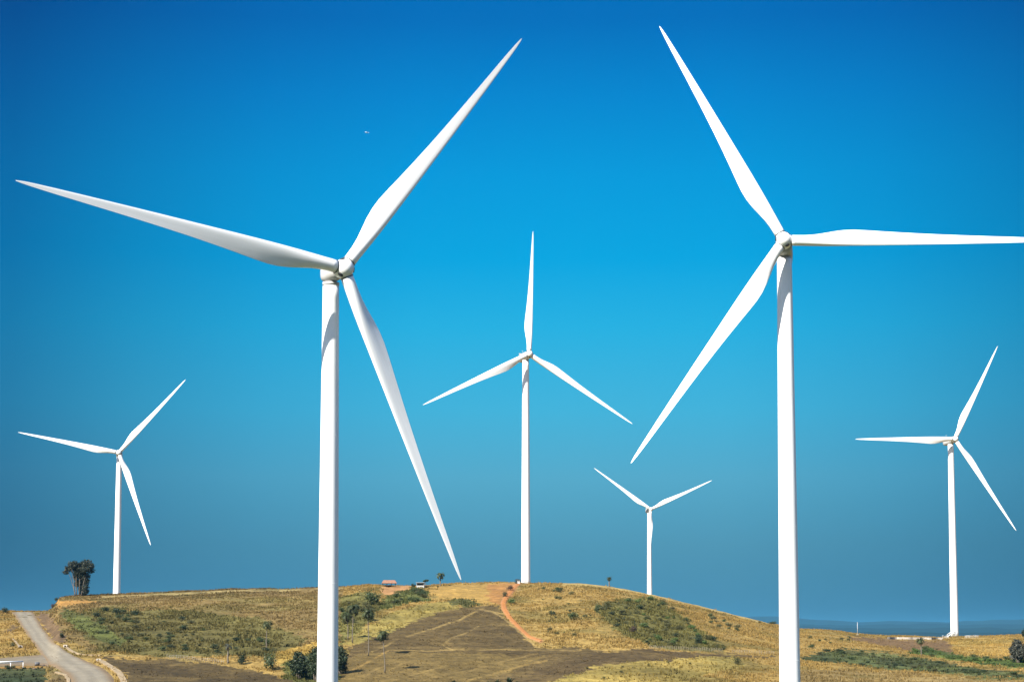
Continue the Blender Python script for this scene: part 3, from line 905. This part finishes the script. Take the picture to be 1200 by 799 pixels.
def palm(u, vtop, vbase, wpx, label, seed, lean=0.0, nf=15, tr=.12, dead=0, lmat=None, gapr=(.5, 1.5)):
    p = at(u, vbase); s = p.y / F
    g = random.Random(seed)
    root = empty('palm_tree', (p.x, p.y, p.z - .1)); tag(root, label, 'palm tree')
    L = wpx * s * .80
    H = (vbase - vtop) * s - L * .55
    m = MB()
    pts = [(lean * s * (k / 8) ** 1.5 + .05 * math.sin(k + seed), .04 * math.sin(k * 1.7), H * k / 8) for k in range(9)]
    m.tube(pts, [tr * (1.25 - .45 * k / 8) + (.06 if k == 0 else 0) for k in range(9)], 8)
    m.build('trunk', M_BARK, root)
    m = MB()
    for i in range(nf):
        frond(m, i * 2.399 + g.uniform(-.25, .25), L * g.uniform(.8, 1.12), 1.35 - 1.75 * (i / nf) + g.uniform(-.15, .15), g)
    c = m.build('crown', lmat or M_PALM, root); c.location = pts[-1]
    if dead:
        m = MB()
        for i in range(dead):
            frond(m, i * 2.399 + 1, L * .7, -.75, g)
        c = m.build('dead_fronds', simple('dead_frond', (.16, .11, .06), .9), root); c.location = pts[-1]
    return root
palm(312, 725.5, 761, 12, 'lone palm with a dark tuft on the scrubby left slope', 1, .5, 14)
palm(267, 752, 777, 10, 'thin palm with a pale bare trunk and sparse crown on left', 2, 0, 8, .2, 3, M_GREYLEAF)
palm(413, 706, 753, 15, 'tall palm with full crown, left one right of the near tower', 3, .5, 17, .12, 4)
palm(408, 716, 749, 13, 'shorter leaning palm paired with the tall one beside the near tower', 4, -1.5, 14, .12, 4)
palm(432, 711, 768, 15, 'tallest palm, standing at the edge of the brown field', 5, -1, 18, .12, 3)
palm(451, 736, 788, 15, 'palm with pale trunk in the brown field, lowest on the slope', 6, -2.5, 17, .12, 4)
palm(516, 668.5, 686.5, 10.5, 'small palm on the crest beside the blade tip', 7, .3, 14, .2, 3)
palm(714, 674, 687, 6.5, 'tiny palm alone on the crest right of the middle turbine', 8, 0, 13, .2)
palm(1080, 745, 768, 11, 'small palm in front of the pale wall near the right turbine', 9, -1, 14, .16)

# spiky plants along the bottom edge
def spiky(u, v, hpx, label, group, seed):
    p = at(u, v); s = p.y / F; g = random.Random(seed)
    m = MB()
    for i in range(26):
        a = g.uniform(0, 6.28); L = hpx * s * g.uniform(.7, 1.1); o = g.uniform(.15, .75)
        d = Vector((math.cos(a), math.sin(a), 0)); sd_ = Vector((-math.sin(a), math.cos(a), 0)); wd = .09 * hpx * s
        q = [Vector((0, 0, 0)), d * L * o * .5 + Vector((0, 0, L * .55)), d * L * o + Vector((0, 0, L * (.95 - o * .35)))]
        m.add([q[0] - sd_ * wd * .6, q[0] + sd_ * wd * .6, q[1] + sd_ * wd, q[1] - sd_ * wd, q[2]], [(0, 1, 2, 3), (3, 2, 4)])
    o = m.build('spiky_plant', M_DKLEAF)
    o.location = p
    tag(o, label, 'plant', group)
for i, (u, v, h) in enumerate([(532, 803, 8), (545, 803, 6), (573, 803, 7), (583, 803.5, 9), (597, 803, 12), (606, 803.5, 7)]):
    spiky(u, v, h, 'dark spiky plant at the bottom edge of the brown field', 'spiky plants at the bottom edge', i)

# grass, weeds and stubble: uncountable cover
def tufts(name, want, n, hgt, wid, blades, seed, tint=1.0, crest=0, jit=.3):
    g = np.random.default_rng(seed)
    uu = g.uniform(-60, 1260, n * 5)
    a = np.arctan((uu - 600) / (F * C0))
    rsx = np.interp(uu, U_S, R_S)
    r = np.sqrt(g.uniform(385 ** 2, (rsx + 6) ** 2))
    if crest:
        k = n * 5 - crest
        r[k:] = rsx[k:] + g.normal(size=crest) * 6 - 4
    x, y = r * np.sin(a), r * np.cos(a)
    z = ground(x, y)
    c, k = cover(x, y, z)
    dens = fbm(x, y, 7, 123, 3)
    ok = np.isin(k, want) & (dens + g.normal(size=len(x)) * .1 > .42)
    i = np.nonzero(ok)[0]
    if crest: i = np.concatenate([i[i >= n * 5 - crest], i[i < n * 5 - crest]])
    i = i[:n]
    x, y, z, c = x[i], y[i], z[i], c[i]
    m = len(x)
    sc = (.55 + .9 * dens[i]) * g.uniform(.7, 1.3, m)
    V, C = [], []
    for b in range(blades):
        an = g.uniform(0, 6.28, m); ln = g.uniform(.1, .6, m)
        d = np.stack([np.cos(an), np.sin(an), 0 * an], 1); s = np.stack([-np.sin(an), np.cos(an), 0 * an], 1)
        o = np.stack([x + g.normal(size=m) * wid, y + g.normal(size=m) * wid, z - .05], 1)
        h = (hgt * sc * g.uniform(.6, 1.2, m))[:, None]
        wv = (wid * sc * g.uniform(.5, 1.0, m))[:, None]
        tip = o + d * h * ln[:, None] + np.array([0, 0, 1.0]) * h
        V.append(np.stack([o - s * wv, o + s * wv, tip], 1))
        cc = c * g.uniform(1 - jit, 1 + jit, (m, 1)) * tint
        C.append(np.repeat(cc[:, None], 3, 1))
    V = np.concatenate(V).reshape(-1, 3); C = np.concatenate(C).reshape(-1, 3)
    me = mesh_np(name, V, np.arange(len(V)).reshape(-1, 3), False, C)
    return link(name, me, None, M_TUFT)
M_TUFT, t, b = new_mat('grass_blades')
b.inputs['Roughness'].default_value = .8; b.inputs['Specular IOR Level'].default_value = .15
at_ = N(t, 'ShaderNodeAttribute', attribute_name='cover')
t.links.new(at_.outputs['Color'], b.inputs['Base Color'])
tr = N(t, 'ShaderNodeBsdfTranslucent'); t.links.new(at_.outputs['Color'], tr.inputs[0])
ms = N(t, 'ShaderNodeMixShader'); ms.inputs[0].default_value = .3
t.links.new(b.outputs[0], ms.inputs[1]); t.links.new(tr.outputs[0], ms.inputs[2])
t.links.new(ms.outputs[0], t.nodes['Material Output'].inputs['Surface'])
tag(tufts('dry_grass', [0], 52000, .50, .15, 5, 1, 1.25, 4200), kind='stuff')
tag(tufts('yellow_grass', [5], 9000, .5, .15, 5, 2, 1.2), kind='stuff')
tag(tufts('scrub', [1], 22000, .6, .2, 5, 3, 1.15), kind='stuff')
tag(tufts('crop_cover', [4], 7000, .45, .2, 5, 4, 1.0), kind='stuff')
tag(tufts('stubble', [2], 9000, .25, .14, 3, 5, 1.2), kind='stuff')

# ------------------------------------------------------------------ huts, fences, road furniture
M_ROOF = simple('rusty_roof', (.23, .115, .065), .7, .2, 2)
M_WALL = simple('whitewash', (.36, .35, .33), .8, .1, 2)
M_TIMBER = simple('dark_timber', (.09, .065, .045), .85, .2, 2)
M_POST = simple('pale_timber', (.20, .165, .115), .85, .2, 2)
M_INNER_SHADE = simple('inner_shade', (.02, .02, .022), .9, .1)  # near-black colour standing in for the shade inside openings
M_WHITEW = simple('white_gloss', (.75, .75, .73), .5, .05)

p = at(456, 687.5); s = p.y / F
hut = empty('hut', (p.x, p.y, p.z + .1), .12); tag(hut, 'open sided hut with a rusty orange roof on the orange clearing', 'hut')
L, Wd, He, Hr = 5.0, 3.4, 1.35, 2.45
m = MB()
ov = .35
A = [(-L / 2 - ov, -Wd / 2 - ov, He - .1), (L / 2 + ov, -Wd / 2 - ov, He - .1), (L / 2 + ov, Wd / 2 + ov, He - .1), (-L / 2 - ov, Wd / 2 + ov, He - .1), (-L / 2 + .3, 0, Hr), (L / 2 - .3, 0, Hr)]
B = [(x, y, z + .09) for x, y, z in A]
m.add(A + B, [(0, 4, 5, 1), (1, 5, 2), (2, 5, 4, 3), (3, 4, 0), (6, 7, 11, 10), (7, 8, 11), (8, 9, 10, 11), (9, 6, 10), (0, 1, 7, 6), (1, 2, 8, 7), (2, 3, 9, 8), (3, 0, 6, 9)])
m.build('roof', M_ROOF, hut)
m = MB(); m.box((L / 2 - .2, 0, .7), (.08, Wd - .3, 1.4)); m.box((-.3, .2, .35), (L - 2.2, Wd - 1.2, .4)); m.build('wall', M_TIMBER, hut)
for yy in (-1, 1):
    for x in (-L / 2 + .1, -L / 6, L / 6, L / 2 - .1):
        m = MB(); m.box((x, yy * (Wd / 2 - .06), .55), (.14, .14, 1.5)); m.build('post', M_TIMBER, hut)

p = at(492.8, 688.6)
hut = empty('hut', (p.x, p.y, p.z), -.05); tag(hut, 'little white hut with dark opening and flat pale roof on the crest', 'hut')
m = MB(); m.box((0, -1.0, .45), (2.9, .12, .9)); m.box((0, 1.0, .95), (2.9, .12, 1.9)); m.box((-1.39, 0, .95), (.12, 1.87, 1.9)); m.box((1.39, 0, .95), (.12, 1.87, 1.9)); m.build('wall', M_WALL, hut)
m = MB(); m.box((0, -.7, 1.25), (2.5, .1, .55)); m.build('opening', M_INNER_SHADE, hut)  # solid dark panel standing in for the shaded hut interior
m = MB(); m.box((0, -.1, 1.97), (3.3, 2.7, .13)); m.build('roof', M_WALL, hut)

p = at(610.5, 684.3)
kio = empty('transformer_box', (p.x - .9, p.y + 3.5, p.z)); tag(kio, 'pale transformer box tucked behind the foot of the middle turbine', 'transformer box')
m = MB(); m.box((0, 0, .7), (1.1, 1.0, 1.4)); m.build('cabinet', M_NAC, kio)
m = MB(); m.box((0, 0, 1.46), (1.25, 1.15, .1)); m.build('lid', M_NAC, kio)

def fence(a, b, n, h, label, mat, rails=2, wob=.12, sz=.1, name='fence', group=None, railmat=None):
    g = random.Random(n)
    P_ = [at(a[0] + (b[0] - a[0]) * k / (n - 1), a[1] + (b[1] - a[1]) * k / (n - 1)) for k in range(n)]
    root = empty(name, P_[0]); tag(root, label, 'fence', group)
    tops = []
    for q in P_:
        m = MB(); hh = h * g.uniform(.85, 1.12); d = q - P_[0]
        m.tube([d + Vector((0, 0, -.3)), d + Vector((g.uniform(-wob, wob), 0, hh))], [sz * .6, sz * .45], 6)
        m.build('post', mat, root); tops.append((d, hh))
    for f in ([.55, .9] if rails == 2 else [.9]):
        m = MB()
        m.tube([d + Vector((0, 0, hh * f)) for d, hh in tops], [.012 if railmat is None else .04] * n, 5)
        m.build('rail', railmat or M_STEEL, root)
    return root
fence((762, 760.5), (846, 764), 42, 1.15, 'weathered stake fence along the foot of the thicket', M_POST)
fence((858, 765), (907, 767), 18, 1.1, 'weathered stake fence left of the right near tower', M_POST)
fence((196, 771.5), (262, 778), 26, 1.2, 'weathered stake fence above the dark field on the left', M_POST)
fence((1104.5, 748.5), (1111.5, 748.6), 6, 1.6, 'short white railing left of the right turbine base', M_WHITEW, 2, .01, .05, railmat=M_WHITEW)
fence((1131, 748), (1147, 747.5), 10, 1.3, 'longer white railing right of the right turbine base', M_WHITEW, 2, .01, .045, railmat=M_WHITEW)

# stair to the right-hand turbine's door
bx = rt.location
st = empty('access_stair', (bx.x - 3.4, bx.y - 2.2, zat(bx.x - 2, bx.y - 2))); tag(st, 'white metal stair rising to the door of the right turbine', 'stair')
for yy in (-.5, .5):
    m = MB(); m.tube([(-.6, yy, .2), (2.4, yy, 2.2)], [.09, .09], 6); m.build('stringer', M_WHITEW, st)
    m = MB(); m.tube([(-.6, yy, 1.2), (2.4, yy, 3.2)], [.05, .05], 6)
    for k in range(4): m.tube([(-.6 + k, yy, .2 + k * .667), (-.6 + k, yy, 1.2 + k * .667)], [.04, .04], 6)
    m.build('handrail', M_WHITEW, st)
for k in range(8):
    m = MB(); m.box((-.45 + k * .36, 0, .3 + k * .24), (.3, .95, .05)); m.build('step', M_STEEL, st)

# pale low wall right
def low_wall(a, b, h, th, label, mat, seg=24, name='low_wall'):
    root_p = at(*a)
    P_ = [at(a[0] + (b[0] - a[0]) * k / seg, a[1] + (b[1] - a[1]) * k / seg) for k in range(seg + 1)]
    rings = []
    for q in P_:
        d = q - root_p
        rings.append([(d.x, d.y - th / 2, d.z - .3), (d.x, d.y + th / 2, d.z - .3), (d.x, d.y + th / 2, d.z + h), (d.x, d.y - th / 2, d.z + h)])
    m = MB(); m.loft(rings, True, False)
    o = m.build(name, mat); o.location = root_p
    tag(o, label, 'wall')
    return o
low_wall((1040, 748.5), (1105, 749.2), .85, .4, 'long low pale concrete wall left of the right turbine', M_CONC)

p = at(1005, 744)
pl = empty('marker_pole', p); tag(pl, 'slim pale marker pole standing on the right slope', 'pole')
m = MB(); m.tube([(0, 0, -.3), (0, 0, 5.2)], [.11, .08], 10); m.build('pole', M_NAC, pl)
m = MB(); m.box((0, 0, .15), (.7, .7, .4)); m.build('footing', M_CONC, pl)
m = MB(); m.tube([(0, 0, 5.2), (0, 0, 5.35)], [.18, .14], 10); m.build('cap', M_STEEL, pl)

# roadside barrier, drum, culverts and drainage kerbs on the left
p0, p1 = at(-14, 784), at(27, 782.5)
br = empty('road_barrier', p1); tag(br, 'white horizontal pipe barrier on posts at the lower left road edge', 'barrier')
d = p0 - p1
m = MB(); m.tube([(0, 0, 1.75), d + Vector((0, 0, 1.75))], [.16, .16], 10); m.tube([Vector((-.4, 0, 1.4)), d + Vector((0, 0, 1.4))], [.06, .06], 8); m.build('crossbar', M_WHITEW, br)
for f in (0, .36, .72, 1):
    m = MB(); m.tube([d * f + Vector((0, 0, -.4)), d * f + Vector((0, 0, 1.7))], [.085, .085], 8); m.build('post', M_WHITEW, br)
for u, v, wp, hp, lab in [(9, 783, 10, 5, 'dark bush under the left part of the white barrier'), (15, 783.3, 6, 4, 'small dark bush under the white barrier, beside its post')]:
    bush(u, v, wp, hp, M_DKLEAF, lab)
p = at(43.5, 779.5)
dr = empty('drum', p, .3); tag(dr, 'dark grey drum lying at the junction of the roads', 'drum')
m = MB(); m.tube([(-.6, 0, .42), (.6, 0, .42)], [.45, .45], 20); m.tube([(-.22, 0, .42), (-.18, 0, .42)], [.47, .47], 20); m.tube([(.18, 0, .42), (.22, 0, .42)], [.47, .47], 20); m.build('barrel', simple('grey_drum', (.085, .085, .09), .6, .2), dr)
m = MB(); m.tube([(.602, 0, .42), (.62, 0, .42)], [.38, .38], 20); m.build('lid', M_NAC, dr)
for i, (u, v) in enumerate([(40, 784), (51, 780)]):
    p = at(u, v); V, Fc = leaves([((0, 0, .2), (.5, .4, .3))], 1, .1, 1)
    g = random.Random(i); m = MB()
    rings = [[(r_ * .5 * (1 + .2 * g.random()) * math.cos(k * .785), r_ * .4 * (1 + .25 * g.random()) * math.sin(k * .785), zz) for k in range(8)] for zz, r_ in ((-.1, .8), (.1, 1), (.3, .8), (.42, .35))]
    m.loft(rings, True, False); o = m.build('stone', M_TIMBER); o.location = p
    tag(o, ['dark stone at the corner of the dark plot', 'small dark stone beside the grey drum'][i], 'stone')

def culvert(u, v, rz, label):
    p = at(u, v)
    c = empty('culvert', p, rz); tag(c, label, 'culvert')
    m = MB()
    ang = [math.pi * 2 * k / 16 for k in range(16)]
    # headwall with a real round hole
    outer = []
    for a in ang:
        cx, sz_ = math.cos(a), math.sin(a); k = 1 / max(abs(cx) / .95, abs(sz_) / .65)
        outer.append((cx * k, sz_ * k))
    V = [];
    for yy in (-.12, .12):
        V += [(x, yy, z + .55) for x, z in outer] + [(.42 * math.cos(a), yy, .42 * math.sin(a) + .5) for a in ang]
    Fc = []
    for k in range(16):
        k2 = (k + 1) % 16
        Fc += [(k, k2, 16 + k2, 16 + k), (32 + k2, 32 + k, 48 + k, 48 + k2), (k2, k, 32 + k, 32 + k2), (16 + k, 16 + k2, 48 + k2, 48 + k)]
    c.scale = (.66, .66, .66)
    m.add(V, Fc); m.build('headwall', M_CONC, c)
    m = MB(); m.tube([(0, .1, .5), (0, 1.6, .5)], [.44, .44], 16, False); m.add([(.43 * math.cos(a), 1.2, .5 + .43 * math.sin(a)) for a in ang], [tuple(range(16))]); m.build('pipe', M_INNER_SHADE, c)  # pipe and end disc coloured near-black for the shade inside
    return c
culvert(76.5, 758.5, -.25, 'white culvert head with dark pipe at the hill side of the road')
culvert(115.5, 775, -.15, 'white culvert head with dark pipe at the dark field corner')
culvert(24, 759, .35, 'white culvert head with dark pipe left of the road')
def kerb(pts, wd, h, label):
    P_ = [at(*q) for q in resample(pts, 30)]
    o0 = P_[0]; rings = []
    for i, q in enumerate(P_):
        d = P_[min(i + 1, 29)] - P_[max(i - 1, 0)]; nrm = Vector((-d.y, d.x, 0)).normalized() * wd / 2
        c = q - o0
        rings.append([tuple(c - nrm + Vector((0, 0, -.3))), tuple(c + nrm + Vector((0, 0, -.3))), tuple(c + nrm + Vector((0, 0, h))), tuple(c - nrm + Vector((0, 0, h)))])
    m = MB(); m.loft(rings, True, False)
    o = m.build('drain_kerb', M_TAN); o.location = o0
    tag(o, label, 'kerb')
kerb([(78, 759), (82, 762), (90, 766), (98, 767.5), (118, 768.3)], .7, .3, 'pale concrete drain kerb curving from the hill side culvert')
kerb([(117, 774), (124, 778), (132, 783), (139, 788), (144, 796), (146, 803)], 1.5, .3, 'pale concrete drain kerb curving along the dark field')
kerb([(15, 749), (18, 752), (22.5, 757.5)], .5, .3, 'short pale concrete drain kerb left of the road')
kerb([(66, 788), (76, 791), (80, 796), (80, 803)], .8, .3, 'pale concrete drain kerb on the inner road corner')

# a gliding bird
a = -(600 - 429.5) / F
D = 240.0
x = a * D; yi = (VPP - 155.5) / F
ray = Vector(((429.5 - 600) / F, math.cos(P) - yi * math.sin(P), math.sin(P) + yi * math.cos(P)))
pb = ray * D
m = MB()
m.loft([[(y, r_ * math.cos(k * .785) , r_ * math.sin(k * .785)) for k in range(8)] for y, r_ in ((-.22, .01), (-.15, .045), (0, .06), (.12, .05), (.17, .03), (.2, .035), (.24, .015), (.28, .004))])
for sgn in (-1, 1):
    m.add([(.08, sgn * .04, .03), (.12, sgn * .25, .09), (.02, sgn * .52, .05), (-.03, sgn * .25, .08), (-.06, sgn * .04, .03)], [(0, 1, 3, 4), (1, 2, 3)])
m.add([(-.15, .03, 0), (-.32, .07, .0), (-.32, -.07, 0), (-.15, -.03, 0)], [(0, 1, 2, 3)])
o = m.build('bird', M_WHITEW); o.location = pb + Vector((0, 0, CZ)); o.rotation_euler = (.35, -.1, .9)
tag(o, 'tiny white bird gliding high in the blue sky', 'bird')
